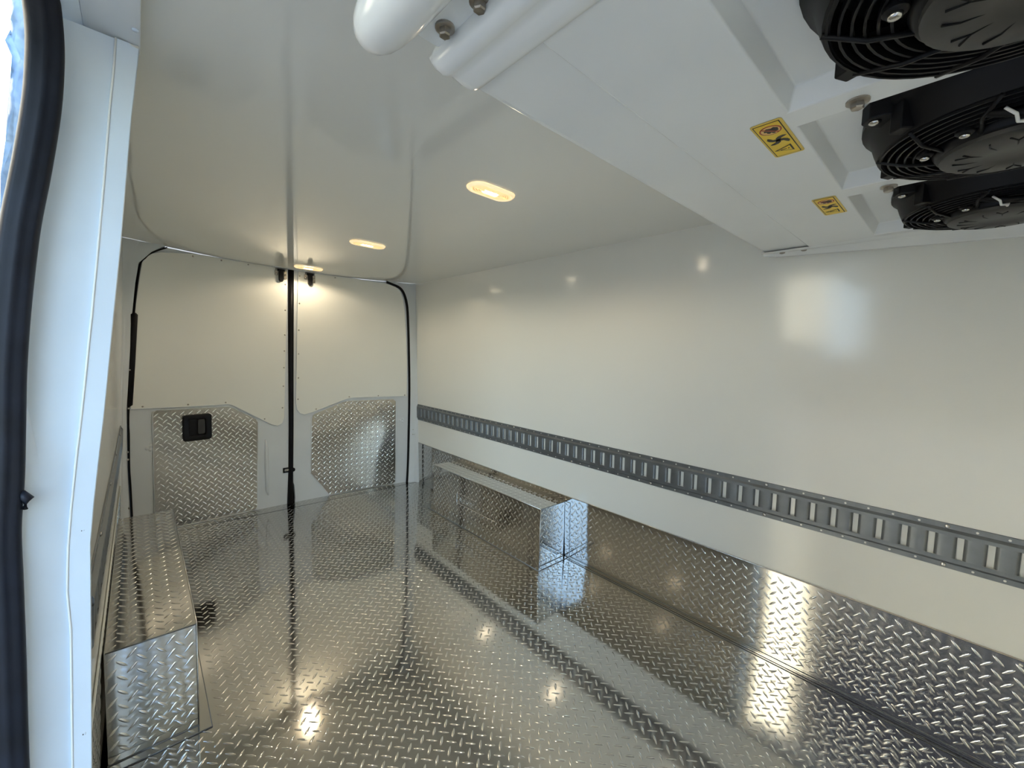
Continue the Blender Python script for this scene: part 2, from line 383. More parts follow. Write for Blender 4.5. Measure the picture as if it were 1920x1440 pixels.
# black pull handle
hp = rrect(.141, .158, .018, 6, .247, .585)
inner = rrect(.082, .104, .014, 6, .246, .588)
base = MB()
n = len(hp)
yy = lambda x, z: yd(x, z)-.005
rows = [[(x, yy(x, z), z) for x, z in hp], [(.247+(x-.247)*.985, yy(x, z)-.009, .585+(z-.585)*.985) for x, z in hp], [(.247+(x-.247)*.93, yy(x, z)-.013, .585+(z-.585)*.93) for x, z in hp],
        [(x, yy(x, z)-.012, z) for x, z in inner], [(.246+(x-.246)*.95, yy(x, z)-.002, .588+(z-.588)*.95) for x, z in inner]]
base.grid(rows, close_u=True); base.f.append(tuple(range(4*n, 5*n)))
hd = base.build('pull_handle', M['plastic_blk'], d1, smooth=True, sharp=40); hd['label'] = 'black plastic recessed pull handle'
pd = rrect(.034, .086, .009, 4, .266, .588)
MB().prism(pd, lambda u, v, d: (u, yy(u, v)-d, v), .002, .010).build('paddle', M['hub'], hd, bevel=.002)

# weather strips of the rear doors
cs = MB().tube([(x, yd(x, z)-.004, z) for x, z in [(.7485, 0), (.757, .235), (.763, .53), (.7675, .90), (.7725, 1.26), (.778, 1.593)]], [.0185, .0150, .0155, .0165, .0175, .0180], 12).build('center_weather_strip', M['rubber'], smooth=True)
tag(cs, 'black rubber strip closing the gap between the two rear doors', 'door seal')
o = ring_on_door([(x+.006, z) for x, z in Rseal], .0095, .006, 'side_weather_strip', M['rubber'], None); tag(o, 'black rubber seal along the hinge side of the handleless rear door', 'door seal')
o = ring_on_door([(x-.002, z) for x, z in Lseal], .0034, .006, 'side_weather_strip', M['rubber'], None); tag(o, 'thin black seal along the hinge side of the handled rear door', 'door seal')
# black padded bar at the rear corner
MBb = MB().tube([(-.0140, 2.905, 1.226), (-.0145, 2.905, 1.217), (-.030, 2.925, .98), (-.0445, 2.945, .745), (-.045, 2.945, .735)], [.010, .0175, .0175, .0175, .010], 14)
bar = MBb.build('grab_bar', M['rubber'], smooth=True); tag(bar, 'black padded vertical bar at the corner beside the handled rear door', 'grab bar')

# corner pillars between linings and rear doors
def corner(name, label, wall_x, wall_y, seal, side):
    zs = [0, .2, .4, .57, .72, .9, 1.06, 1.22, 1.38, 1.48, 1.55, ZC]
    def sx(z):
        P = sorted(seal, key=lambda q: q[1])
        for (xa, za), (xb, zb) in zip(P, P[1:]):
            if za <= z <= zb and zb > za: return xa + (xb-xa)*(z-za)/(zb-za)
        return P[-1][0]
    rows = []
    for z in zs:
        xa = wall_x(z); xb = sx(min(z, 1.588)) + side*.010
        ya = wall_y; ybk = yd(xb, z)-.012
        rows.append([(xa, ya, z), (xa+(xb-xa)*.22, ya+(ybk-ya)*.10+.0, z), (xa+(xb-xa)*.40, ya+(ybk-ya)*.55, z), (xa+(xb-xa)*.75, ya+(ybk-ya)*.72, z), (xb, ybk, z), (xb, ybk+.05, z)])
    mb = MB().grid(rows)
    o = mb.build(name, M['paint'], smooth=True, sharp=28); tag(o, label, kind='structure'); return o
pr = corner('trim_1', 'grey painted rear corner post beside the long track', lambda z: xr(z)+.001, 2.955, Rseal, 1)
pl = corner('trim_2', 'grey painted rear corner post behind the door pillar', lambda z: xl(z)-.001, 2.885, Lseal, -1)
for x, z in ((1.628, 1.0), (1.632, .87), (1.640, .60), (1.632, .44), (1.646, .44), (1.632, .40), (1.646, .40)):
    MB().disc_stack((x, 2.972, z), [(.004, .004), (.004, -.002)], 8, 'y').build('rivet', M['bolt'], pr)
for x, z in ((-.028, 1.08), (-.036, .93), (-.046, .73), (-.055, .50), (-.055, .46), (-.058, .2)):
    MB().disc_stack((x, 2.905, z), [(.004, .012), (.004, -.003)], 8, 'y').build('rivet', M['bolt'], pl)

# ---- pillar of the side door
Ep = [(0.0140, 0.98, 1.5744), (0.0110, 0.98, 1.5428), (0.0015, 0.98, 1.457), (-0.008, 0.98, 1.3495), (-0.0175, 0.98, 1.2414), (-0.0301, 0.98, 1.1146), (-0.0447, 0.98, 0.9647), (-0.0543, 0.98, 0.8784), (-0.0622, 0.98, 0.8056), (-0.0685, 0.98, 0.7352), (-0.0705, 0.98, 0.6573), (-0.0727, 0.98, 0.562), (-0.079, 0.98, 0.3276), (-.085, .98, 0)]
Sp = [(-0.0146, 0.972, 1.5703), (-0.0186, 0.972, 1.5186), (-0.0246, 0.972, 1.4604), (-0.0349, 0.972, 1.3419), (-0.0439, 0.972, 1.2435), (-0.0564, 0.972, 1.1123), (-0.0721, 0.972, 0.9586), (-0.0805, 0.972, 0.884), (-0.0886, 0.972, 0.8048), (-0.094, 0.972, 0.742), (-0.0977, 0.972, 0.6636), (-0.0956, 0.972, 0.5959), (-0.1015, 0.972, 0.35), (-.106, .972, 0)]
Jp = [(-0.0489, 0.955, 1.5624), (-0.0553, 0.955, 1.5213), (-0.0741, 0.955, 1.4412), (-0.0922, 0.955, 1.3256), (-0.1079, 0.955, 1.2274), (-0.1206, 0.955, 1.1066), (-0.1278, 0.955, 0.9772), (-0.1188, 0.955, 0.8934), (-0.1181, 0.955, 0.8168), (-0.1174, 0.955, 0.7553), (-0.1244, 0.955, 0.6816), (-0.1277, 0.955, 0.6016), (-0.13, 0.955, 0.384), (-.134, .955, 0)]
Kp = [(-0.0708, 0.94, 1.5549), (-0.0715, 0.94, 1.497), (-0.0770, 0.94, 1.4265), (-0.0930, 0.94, 1.3136), (-0.1084, 0.94, 1.221), (-0.1212, 0.94, 1.1062), (-0.1285, 0.94, 0.9789), (-0.1297, 0.94, 0.8982), (-0.1343, 0.94, 0.8416), (-0.1384, 0.94, 0.7847), (-0.1393, 0.94, 0.701), (-0.1391, 0.94, 0.6153), (-0.1427, 0.94, 0.4052), (-.147, .94, 0)]
def off(P, dx, dy): return [(x+dx, y+dy, z) for x, y, z in P]
pil = MB().grid([off(Kp, -.026, .035), off(Kp, -.016, .01), Kp, Jp, Sp]).build('trim_3', M['pillar'], smooth=True, sharp=40)
tag(pil, 'white painted door pillar beside the dark rubber seal', kind='structure')
fl2 = MB().grid([Sp, off(Sp, .0015, -.003), off(Ep, -.001, -.003), Ep, off(Ep, -.03, .05)]).build('pillar_flange', M['pillar'], pil, smooth=True, sharp=40)
MB().tube(off(Sp, .0, -.0035), .0016, 6).build('sealant_bead', M['caulk'], pil, smooth=True)
for x, z in ((-0.005, 1.5336), (-0.0415, 1.1448), (-0.0794, 0.7606), (-0.0827, 0.7142), (-0.0885, 0.4011)):
    rv = MB().disc_stack((x, .9765, z), [(.0052, .001), (.0048, -.002), (.0022, -.003)], 14, 'y').build('rivet', M['pillar'], pil, smooth=True)
    MB().disc_stack((x, .9765, z), [(.0018, -.0031), (.0010, -.0034)], 8, 'y').build('rivet_core', M['rubber'], rv)
# door head above the opening
hx = lambda y: .0146+.0006*(1-y)
hd_ = MB(); hd_.box(-.052, .0155, YB, 1.005, 1.5745, 1.5945)
hdo = hd_.build('trim_4', M['paint'], bevel=.001); tag(hdo, 'grey cover panel over the side door opening', kind='structure')
mb = MB(); mb.grid([[(-.052, y, 1.574), (-.060, y, 1.566), (-.070, y, 1.562), (-.080, y, 1.566), (-.085, y, 1.60)] for y in (YB, 0, .5, .9, .99)])
mb.build('head_rail', M['pillar'], hdo, smooth=True)
MB().tube([(-.055, .972, 1.560), (-.03, .973, 1.567), (.013, .977, 1.573)], .0026, 6).build('sealant_bead', M['caulk'], hdo, smooth=True)
MB().disc_stack((.0091, .93, 1.5745), [(.0045, .0), (.004, -.002)], 10, 'z').build('rivet', M['pillar'], hdo, smooth=True)
# front jamb of the opening, beside the bulkhead
mb = MB().grid([[(xl(z), YB+.001, z), (xl(z), -.40, z), (xl(z)-.06, -.38, z), (xl(z)-.12, -.40, z)] for z in (0, .5, 1, 1.57)])
o = mb.build('trim_5', M['pillar'], smooth=True, sharp=30); tag(o, 'white front jamb of the side door opening', kind='structure')

o = MB().box(-.26, -.112, YB-.1, .915, 1.552, 1.64).build('added_shade_rail', M['skin'], bevel=.004); tag(o, 'white box added above the side door opening to shade the pillar', kind='structure')  # unseen overhang added to shade the pillar top and near ceiling
# dark rubber seal round the opening: ribbed profile swept along the jamb
SC = [(-0.0950, -.38, 1.585), (-0.0950, 0.40, 1.585), (-0.0930, 0.82, 1.582), (-0.0905, 0.885, 1.575), (-0.0890, 0.915, 1.555), (-0.0882, 0.925, 1.5181), (-0.0897, 0.925, 1.4738), (-0.0949, 0.925, 1.413), (-0.107, 0.925, 1.3274), (-0.1197, 0.925, 1.2495), (-0.1281, 0.925, 1.1806), (-0.1358, 0.925, 1.1043), (-0.1416, 0.925, 1.0278), (-0.1454, 0.925, 0.9507), (-0.1493, 0.925, 0.8728), (-0.1552, 0.925, 0.7946), (-0.1562, 0.925, 0.7141), (-0.1578, 0.925, 0.5907), (-0.1606, 0.925, 0.4301), (-.166, .925, 0)]
prof = [(.0195, .008), (.0185, -.004), (.013, -.0105), (.0075, -.0085), (.003, -.0120), (-.003, -.0135), (-.008, -.0095), (-.0125, -.0115), (-.0175, -.006), (-.0195, .004), (-.018, .012), (.018, .012)]
rows = []
P = [Vector(q) for q in smooth_path(SC, 5)]
for i, p in enumerate(P):
    t = (P[min(i+1, len(P)-1)]-P[max(i-1, 0)]).normalized()
    out = Vector((1, .12, 0)); out = (out - t*out.dot(t)).normalized(); nr = out.cross(t).normalized()
    if nr.y > 0 and i > 22: nr = -nr
    if i <= 22 and nr.z > 0: nr = -nr
    rows.append([tuple(p + out*a - nr*b) for a, b in prof])
sl = MB().grid(rows, close_u=True).build('door_seal', M['seal'], smooth=True)
tag(sl, 'thick ribbed dark rubber seal round the side door opening', 'door seal')
MB().tube([(-.134, .925, .852), (-.128, .922, .842), (-.132, .925, .826)], [.004, .007, .004], 8).build('seal_clip', M['seal'], sl, smooth=True)

# pale blue crumpled film outside the opening
cols = []
edge = [(-.202, .92), (-.196, 1.05), (-.192, 1.15), (-.1886, 1.24), (-.1875, 1.30), (-.1853, 1.3818), (-.178, 1.45), (-.1708, 1.5126), (-.1640, 1.56), (-.1611, 1.603), (-.1700, 1.6319), (-.1640, 1.655), (-.1604, 1.6743), (-.1572, 1.72), (-.156, 1.76)]
fm = MB(); rows = []
for i, (x, z) in enumerate(edge):
    row = []
    for j in range(9):
        a = j/8; row.append((x + .075*a, 1.25 + .012*math.sin(7*a+i*1.3)+.008*random.uniform(-1, 1), z + .006*random.uniform(-1, 1)))
    rows.append(row)
fm.grid(rows); fo = fm.build('plastic_film', M['film'], smooth=True); so = fo.modifiers.new('solid', 'SOLIDIFY'); so.thickness = .002
tag(fo, 'crumpled pale blue plastic film outside the side door opening', 'plastic film')

# ================================================================== KICK PANELS AND WHEEL BOXES
KP = .004
def kick(name, label, xf, sgn, y0, y1):
    o = MB()
    o.add([(xf(0)+sgn*.001, y0, 0.0005), (xf(ZK)+sgn*.001, y0, ZK), (xf(ZK)+sgn*.001, y1, ZK), (xf(0)+sgn*.001, y1, 0.0005),
           (xf(0)+sgn*KP, y0, 0.0005), (xf(ZK)+sgn*KP, y0, ZK), (xf(ZK)+sgn*KP, y1, ZK), (xf(0)+sgn*KP, y1, 0.0005)],
          [(0, 1, 2, 3), (4, 5, 6, 7), (0, 1, 5, 4), (1, 2, 6, 5), (2, 3, 7, 6), (3, 0, 4, 7)])
    k = o.build(name, M['tread']); tag(k, label, 'kick plate', 'tread plate kick panels')
    return k
kr = kick('kick_plate', 'tall diamond tread plate kick panel below the long grey track', xr, -1, YB+.002, 2.95)
kfn = lambda u, v, h: (xr(v)-KP-h, u, v)
bxk = lambda u, v: not (1.35 < u < 2.45 and v < .315) and .032 < v < ZK-.012
sp = lug_spots(YB+.02, 2.94, .02, ZK, bxk)
near, rest = split_lugs(sp, kfn)
lug_objects(near, kfn, kr); lug_mesh(rest, kfn, 'tread_lugs', kr)
MB().box(1.661, 1.6805, YB+.01, 1.352, .0004, .0022).build('corner_strip', M['tread'], kr)
for x_, z_, r_ in ((1.6605, .0012, .0013), (xr(.010)-KP-.0005, .010, .0016)):
    MB().tube([(x_, YB+.01, z_), (x_, 1.352, z_)], r_, 6).build('seam_bead', M['track'], kr, smooth=True)
mb = MB()
mb.tube([(xr(ZK)-.003, YB+.01, ZK+.001), (xr(ZK)-.003, 2.95, ZK+.001)], .0022, 6).build('top_bead', M['steel'], kr, smooth=True)
for i in range(9):
    y = -.15+.36*i
    MB().disc_stack((xr(ZK-.012)-KP, y, ZK-.012), [(.0045, 0), (.004, -.002), (.0015, -.003)], 10, 'x').build('rivet', M['steel'], kr, smooth=True)
kl = kick('kick_plate', 'kick panel of tread plate seen edge-on behind the door pillar', xl, 1, YJ+.012, 2.88)
lug_mesh(lug_spots(YJ+.03, 2.87, .03, ZK-.01, lambda u, v: not (1.35 < u < 2.45 and v < .315)), lambda u, v, h: (xl(v)+KP+h, u, v), 'tread_lugs', kl)
MB().tube([(xl(ZK)+.003, YJ+.02, ZK+.001), (xl(ZK)+.003, 2.88, ZK+.001)], .0024, 6).build('top_bead', M['door_panel'], kl, smooth=True)

def wheel_box(label, xi, xo, y0, y1, h, sgn):
    """xi: aisle side, xo: wall side; sgn points to the aisle"""
    e = empty('wheel_box', label, 'wheel box', 'tread plate wheel boxes', loc=((xi+xo)/2, y0, 0))
    L = lambda x, y, z: (x-(xi+xo)/2, y-y0, z)
    T = .003
    def slab(name, poly, fn, thick=T):
        return MB().prism(poly, fn, 0, thick).build(name, M['tread'], e, bevel=.0012)
    xo2 = xo+sgn*.001
    top = slab('top_plate', [(xi, y0), (xi, y1), (xo2, y1), (xo2, y0)], lambda u, v, d: L(u, v, h-d))
    side = slab('side_plate', [(y0, .0), (y1, .0), (y1, h-.001), (y0, h-.001)], lambda u, v, d: L(xi-sgn*d, u, v))
    fr = slab('end_plate', [(xi, 0), (xo2, 0), (xo2, h-.001), (xi, h-.001)], lambda u, v, d: L(u, y0+d, v))
    bkp = slab('back_plate', [(xi, 0), (xo2, 0), (xo2, h-.001), (xi, h-.001)], lambda u, v, d: L(u, y1-d, v))
    x0, x1 = min(xi, xo), max(xi, xo)
    def lugs(parent, u0, u1, v0, v1, fn):
        sp = lug_spots(u0, u1, v0, v1, lambda u, v: u0+.010 < u < u1-.010 and v0+.010 < v < v1-.010)
        wfn = lambda u, v, hh: tuple(Vector(fn(u, v, hh)) + Vector(((xi+xo)/2, y0, 0)))
        big = [q for q in sp if in_view(wfn(q[0], q[1], 0)) and (Vector(wfn(q[0], q[1], 0))-EYE).length < 1.75]
        st = set(big)
        lug_objects(big, fn, parent); lug_mesh([q for q in sp if q not in st], fn, 'tread_lugs', parent)
    lugs(top, x0-.006, x1, y0-.004, y1, lambda u, v, d: L(u, v, h+d))
    lugs(side, y0-.004, y1, .0-.006, h, lambda u, v, d: L(xi+sgn*d, u, v))
    lugs(fr, x0-.0055, x1, -.0075, h, lambda u, v, d: L(u, y0-d, v))
    # flanges on the floor
    fw_ = .028
    mb = MB().prism([(xi, y0-fw_), (xi+sgn*fw_, y0-fw_), (xi+sgn*fw_, y1+.02), (xi, y1+.02)], lambda u, v, d: L(u, v, d), .0, .0026)
    mb.build('floor_flange', M['tread'], e)
    MB().prism([(xi, y0-fw_), (xi, y0), (xo, y0), (xo, y0-fw_)], lambda u, v, d: L(u, v, d), .0, .0026).build('front_flange', M['tread'], e)
    MB().tube([L(xi+sgn*fw_, y0-fw_, .0016), L(xi+sgn*fw_, y1+.02, .0016)], .0015, 6).build('seam_bead', M['track'], e, smooth=True)
    MB().tube([L(xi+sgn*fw_, y0-fw_, .0016), L(xo, y0-fw_, .0016)], .0015, 6).build('seam_bead', M['track'], e, smooth=True)
    MB().tube([L(xi, y0-.001, .003), L(xo, y0-.001, .003)], .002, 6).build('seam_bead', M['track'], e, smooth=True)
    MB().tube([L(xi+sgn*.001, y0+.001, h-.0005), L(xi+sgn*.001, y1, h-.0005)], .0016, 6).build('edge_bead', M['steel'], e, smooth=True)
    MB().tube([L(xi+sgn*.0005, y0-.0005, .001), L(xi+sgn*.0005, y0-.0005, h)], .0016, 6).build('edge_bead', M['steel'], e, smooth=True)
    MB().tube([L(xi, y0-.001, h-.0005), L(xo+sgn*.004, y0-.001, h-.0005)], .0018, 6).build('edge_bead', M['track'], e, smooth=True)
    return e
wb1 = wheel_box('tread plate wheel box by the door pillar', .100, -.085, 1.382, 2.435, .303, 1)
wb2 = wheel_box('tread plate wheel box under the long grey track', 1.482, 1.672, 1.386, 2.405, .303, -1)
# vertical corner strip where the second box meets the kick panel
MB().prism([(1.352, .003), (1.384, .003), (1.384, .303), (1.352, .303)], lambda u, v, d: (xr(v)-KP-.002-d-1.577, u-1.386, v), 0, .002).build('wall_flange', M['tread'], wb2)
# lightly stamped mill mark on the aisle side of that box
tcu = bpy.data.curves.new('stamp', 'FONT'); tcu.body = 'KEE CRY'; tcu.size = .042; tcu.extrude = .0006; tcu.align_x = 'LEFT'
to = bpy.data.objects.new('stamp_tmp', tcu); COL.objects.link(to)
bpy.context.view_layer.update()
tme = bpy.data.meshes.new_from_object(to.evaluated_get(bpy.context.evaluated_depsgraph_get())); bpy.data.objects.remove(to)
tme.materials.clear()
st = link('stamped_mark', tme, M['lug'], wb2)
st.matrix_basis = Matrix(((0, 0, -1, 1.482-1.577-.0008), (-1, 0, 0, 2.10-1.386), (0, 1, 0, .135), (0, 0, 0, 1)))
mb = MB()
for (ya, yb, za, zb) in ((2.12, 2.12, .12, .185), (2.12, 1.92, .185, .185), (2.12, 1.74, .12, .12)):
    mb.tube([(1.4815-1.577, ya-1.386, za), (1.4815-1.577, yb-1.386, zb)], .0012, 5)
mb.build('stamped_frame', M['lug'], wb2)

# ================================================================== LOGISTICS TRACKS
def e_track(label, xf, sgn, ys, yend, zt=.6490, zb=.5207, pitch=.056, y_first=2.945, n=58):
    """sgn: towards the aisle"""
    e = empty('cargo_track', label, 'cargo track', 'slotted cargo tracks on the walls', loc=(xf(.585), yend, .585))
    px = xf(.585)
    def P(y, z, d): return (xf(z)+sgn*d-px, y-yend, z-.585)
    f1, f2 = zb+.021, zt-.021          # web edges
    s0, s1 = zb+.034, zt-.032          # slots
    D = .0105
    mb = MB()
    ylist = [ys]
    slots = []
    for i in range(n):
        yc = y_first-pitch*i
        if yc-.02 < ys or yc+.02 > yend: continue
        slots.append(yc)
    # rails (profile swept along the track)
    up_ = [(zt, .0005), (zt-.001, .003), (f2+.006, .003), (f2+.003, .006), (f2-.001, D), (s1, D)]
    dn = [(zb, .0005), (zb+.001, .003), (f1-.006, .003), (f1-.003, .006), (f1+.001, D), (s0, D)]
    for pr in (up_, dn): mb.grid([[P(y, z, d) for z, d in pr] for y in (ys, yend)])
    # bars between slots with lips bent in
    sw = .0150
    edges = sorted([ys-1] + [v for yc in slots for v in (yc-sw, yc+sw)] + [yend+1])
    for a, b in zip(edges[0::2], edges[1::2]):
        a2, b2 = max(a, ys), min(b, yend)
        mb.quad(P(a2, s0, D), P(b2, s0, D), P(b2, s1, D), P(a2, s1, D))
        for y, dr in ((a2, -1), (b2, 1)):
            prof_ = [(0, D), (.0028, D-.0006), (.0060, D-.003), (.0082, D-.0065), (.0085, .0005)]
            mb.grid([[P(y+dr*o_, z, d) for o_, d in prof_] for z in (s0, s1)])
    # end caps
    for y in (ys, yend):
        mb.quad(P(y, zb, 0), P(y, zt, 0), P(y, f2, D), P(y, f1, D))
    rail = mb.build('slotted_rail', M['track'], e, smooth=True, sharp=35)
    # pierced holes showing the lining, and screws
    hb = MB()
    k = 0
    for yc in slots:
        y = yc-pitch/2
        if y < ys+.01: continue
        for z in (zt-.009, zb+.009):
            if k % 8 == 3:
                sc = MB().disc_stack(P(y, z, .003), [(.0058, 0), (.0054, sgn*.0022), (.003, sgn*.0036)], 12, 'x').build('screw', M['steel'], e, smooth=True)
            else:
                hb.disc_stack(P(y, z, .0031), [(.0030, 0), (.0030, sgn*.0003)], 8, 'x')
        k += 1
    h = hb.build('pierced_holes', M['frp_wall'], rail); h['kind'] = 'stuff'
    return e
e_track('long grey slotted cargo track across the white wall', xr, -1, YB+.01, 2.953)
e_track('slotted cargo track seen edge-on behind the door pillar', xl, 1, YJ+.015, 2.87)

# ================================================================== CEILING LAMPS
def lamp(x, y, label, power):
    e = empty('ceiling_lamp', label, 'ceiling lamp', 'oblong ceiling lamps', loc=(x, y, ZC))
    Wd, Dp, R_ = .172, .080, .036
    P0 = rrect(Wd, Dp, R_, 7)
    def lv(sc, z, off_=0): return [((abs(u)-off_)*math.copysign(1, u) if abs(u) > off_ else 0, (abs(v)-off_)*math.copysign(1, v) if abs(v) > off_ else 0, z) for u, v in P0]
    MB().grid([lv(1, -.0002), lv(1, -.004, .0005), lv(1, -.0085, .004), lv(1, -.009, .008), lv(1, -.006, .011)], close_u=True).build('lamp_rim', M['lens_rim'], e, smooth=True)
    mb = MB()
    seq = []
    for i in range(5):
        o_ = .011+.0052*i
        seq += [lv(1, -.0060, o_), lv(1, -.0092, o_+.0026)]
    mb.grid(seq, close_u=True); mb.f.append(tuple(range((len(seq)-1)*len(P0), len(seq)*len(P0))))
    mb.build('lamp_lens', M['lens'], e, smooth=True, sharp=50)
    gm = MB()
    for i in (1, 2, 3, 4):
        o_ = .011+.0052*i
        gm.grid([lv(1, -.0068, o_-.0010), lv(1, -.0066, o_+.0010)], close_u=True)
    gm.build('lens_groove', M['lens_dark'], e)
    MB().tube([(-.030, 0, -.0062), (-.024, 0, -.0062), (.020, 0, -.0062), (.027, 0, -.0062)], [.002, .0042, .0042, .002], 12).build('bulb', M['bulb'], e, smooth=True).scale = (1, 2.4, 1)
    ld = bpy.data.lights.new('lamp_light', 'SPOT'); ld.spot_size = math.radians(168); ld.spot_blend = .35; ld.shadow_soft_size = .012; ld.energy = power; ld.color = (1, .82, .58)
    lo = bpy.data.objects.new('lamp_light', ld); COL.objects.link(lo); lo.parent = e; lo.location = (0, 0, -.035)
LP = 6.4
lamp(.848, 1.063, 'lit oblong ceiling lamp nearest the white fan unit', LP)
lamp(.852, 2.030, 'lit oblong ceiling lamp halfway along the ceiling', LP)
lamp(.838, 2.935, 'lit oblong ceiling lamp above the gap of the rear doors', LP*.6)

# door-top catches
def catch(x, label, flip):
    y = yd(x, 1.55)
    e = empty('door_catch', label, 'door catch', 'catches on the tops of the rear doors', loc=(x, y, 1.555))
    B = lambda *a: MB().box(*a)
    B(-.030, .030, -.020, -.009, .018, .036).build('mount_plate', M['track'], e, bevel=.002)
    MB().prism([(-.012, .028), (.012, .028), (.014, .0), (.0135, -.040), (.007, -.052), (-.007, -.052), (-.0135, -.040), (-.014, 0)], lambda u, v, d: (u, -.012-d, v), 0, .022).build('lever', M['plastic_blk'], e, bevel=.003)
    for s in (-1, 1):
        B(s*.026-.009, s*.026+.009, -.018, -.009, -.030 if s*flip > 0 else -.012, .022).build('bracket', M['bolt'], e, bevel=.002)
        MB().disc_stack((s*.027, -.018, -.004), [(.006, 0), (.0055, -.004), (.002, -.005)], 10, 'y').build('screw', M['steel'], e, smooth=True)
    MB().tube([(-.022, -.018, .024), (.022, -.018, .024)], .007, 10).build('pivot', M['rubber'], e, smooth=True)
catch(.712, 'black catch at the top of the handled rear door', 1)
catch(.893, 'black catch at the top of the handleless rear door', 1)
hp_ = MB().prism([(.66, 0), (.97, 0), (.97, .035), (.66, .035)], lambda u, v, d: (u, yd(u, ZC)-.045+v, ZC-.0035+d), 0, .003).build('header_plate', M['paint']); tag(hp_, 'pale metal plate under the ceiling above the rear door gap', 'metal plate')

# ================================================================== ROOF EVAPORATOR UNIT
ev = empty('evaporator_unit', 'white ceiling cooling unit with three black fans', 'cooling unit', loc=(.95, 0, ZC))
def EL(p): return (p[0]-.95, p[1], p[2]-ZC)
class EB(MB):
    def build(s, *a, **k):
        s.v = [EL(p) for p in s.v]; return MB.build(s, *a, **k)
Z0 = 1.440
bays = [(.365, .706), (.757, 1.090), (1.142, 1.520)]
YR, YF = .203, -.24          # recess rear and front
mb = EB()
# flat underside around the bays
X0, X1 = .350, 1.565
def hq(xa, xb, ya, yb, z=Z0): mb.quad((xa, ya, z), (xb, ya, z), (xb, yb, z), (xa, yb, z))
xe = [X0] + [v for b_ in bays for v in b_] + [X1]
for a, b_ in zip(xe, xe[1:]):
    hq(a, b_, YR, .360); hq(a, b_, YF-.06, YF)
    mb.quad((a, .360, Z0), (b_, .360, Z0), (b_, .362, Z0+.004), (a, .362, Z0+.004))
    mb.quad((a, .362, Z0+.004), (b_, .362, Z0+.004), (b_, .478, Z0+.004), (a, .478, Z0+.004))
for a, b_ in zip(xe[0::2], xe[1::2]): hq(a, b_, YF, YR)
ZP = 1.468
for a, b_ in bays:
    i_ = .014
    ring0 = [(a, YF, Z0), (b_, YF, Z0), (b_, YR, Z0), (a, YR, Z0)]
    ring1 = [(a+i_, YF+i_, ZP), (b_-i_, YF+i_, ZP), (b_-i_, YR-.010, ZP), (a+i_, YR-.010, ZP)]
    mb.grid([ring0, ring1], close_u=True); mb.add(ring1, [(0, 1, 2, 3)])
# stepped rear outlet strip, rear face, top
prf = [(.478, Z0+.004), (.486, Z0+.005), (.492, Z0+.010), (.494, Z0+.020), (.47, ZC-.001)]
mb.grid([[(x, y, z) for y, z in prf] for x in (X0-.03, X1+.03)])
mb.quad((X0, YF-.06, Z0), (X1, YF-.06, Z0), (X1, YF-.06, ZC-.001), (X0, YF-.06, ZC-.001))
hs = mb.build('housing', M['unit'], ev)
bv = hs.modifiers.new('bevel', 'BEVEL'); bv.width = .007; bv.segments = 3; bv.limit_method = 'ANGLE'; bv.angle_limit = math.radians(25); bv.harden_normals = True
hs.data.polygons.foreach_set('use_smooth', [True]*len(hs.data.polygons))
# rolled lip at the door-side end
lip = [(.292, 1.474), (.286, 1.455), (.288, 1.444), (.294, 1.437), (.302, 1.434), (.310, 1.4365), (.317, 1.4395), (.324, 1.4375), (.334, 1.4345), (.346, 1.4345), (.354, 1.4375), (.358, 1.443)]
rows = []
for y, s in ((YF-.06, 1), (.10, 1), (.36, 1), (.455, 1), (.474, .98), (.484, .9), (.490, .7), (.493, .3)):
    rows.append([(x, y, Z0+.014+(z-Z0-.014)*s) for x, z in lip])
EB().grid(rows).build('rolled_lip', M['unit'], ev, smooth=True)
# bolting flange
fg = EB(); fg.prism([(.205, YF-.06), (.300, YF-.06), (.300, .452), (.286, .474), (.215, .474), (.205, .462)], lambda u, v, d: (u, v, 1.457+d), 0, .012)
fg.build('bolting_flange', M['unit'], ev, bevel=.002)
def hexbolt(c, parent, r=.0115, m='bolt', s=1):
    o = EB().disc_stack(c, [(r*1.0, .001), (r, -.0025*s), (r*.8, -.0035*s)], 20, 'z').build('washer', M[m], parent, smooth=True, sharp=40)
    EB().disc_stack((c[0], c[1], c[2]-.0035*s), [(r*.62, 0), (r*.62, -.006*s), (r*.5, -.0075*s)], 6, 'z').build('bolt_head', M[m], parent)
hexbolt((.2745, .4390, 1.457), ev); hexbolt((.2815, .3820, 1.457), ev)
# rounded end cover
rows = []
for y, s in ((YF-.06, 1), (.0, 1), (.25, 1), (.38, 1), (.43, .97), (.46, .90), (.482, .78), (.497, .60), (.505, .38), (.508, .12)):
    rows.append([(.213+.034*s*math.cos(a), y+.006, 1.448+.032*s*math.sin(a)*(1.0)) for a in [math.pi*2*j/24 for j in range(24)]])
mb = EB().grid(rows, close_u=True); mb.f.append(tuple(len(rows)*24-24+j for j in range(24)))
mb.build('end_cover', M['unit'], ev, smooth=True)
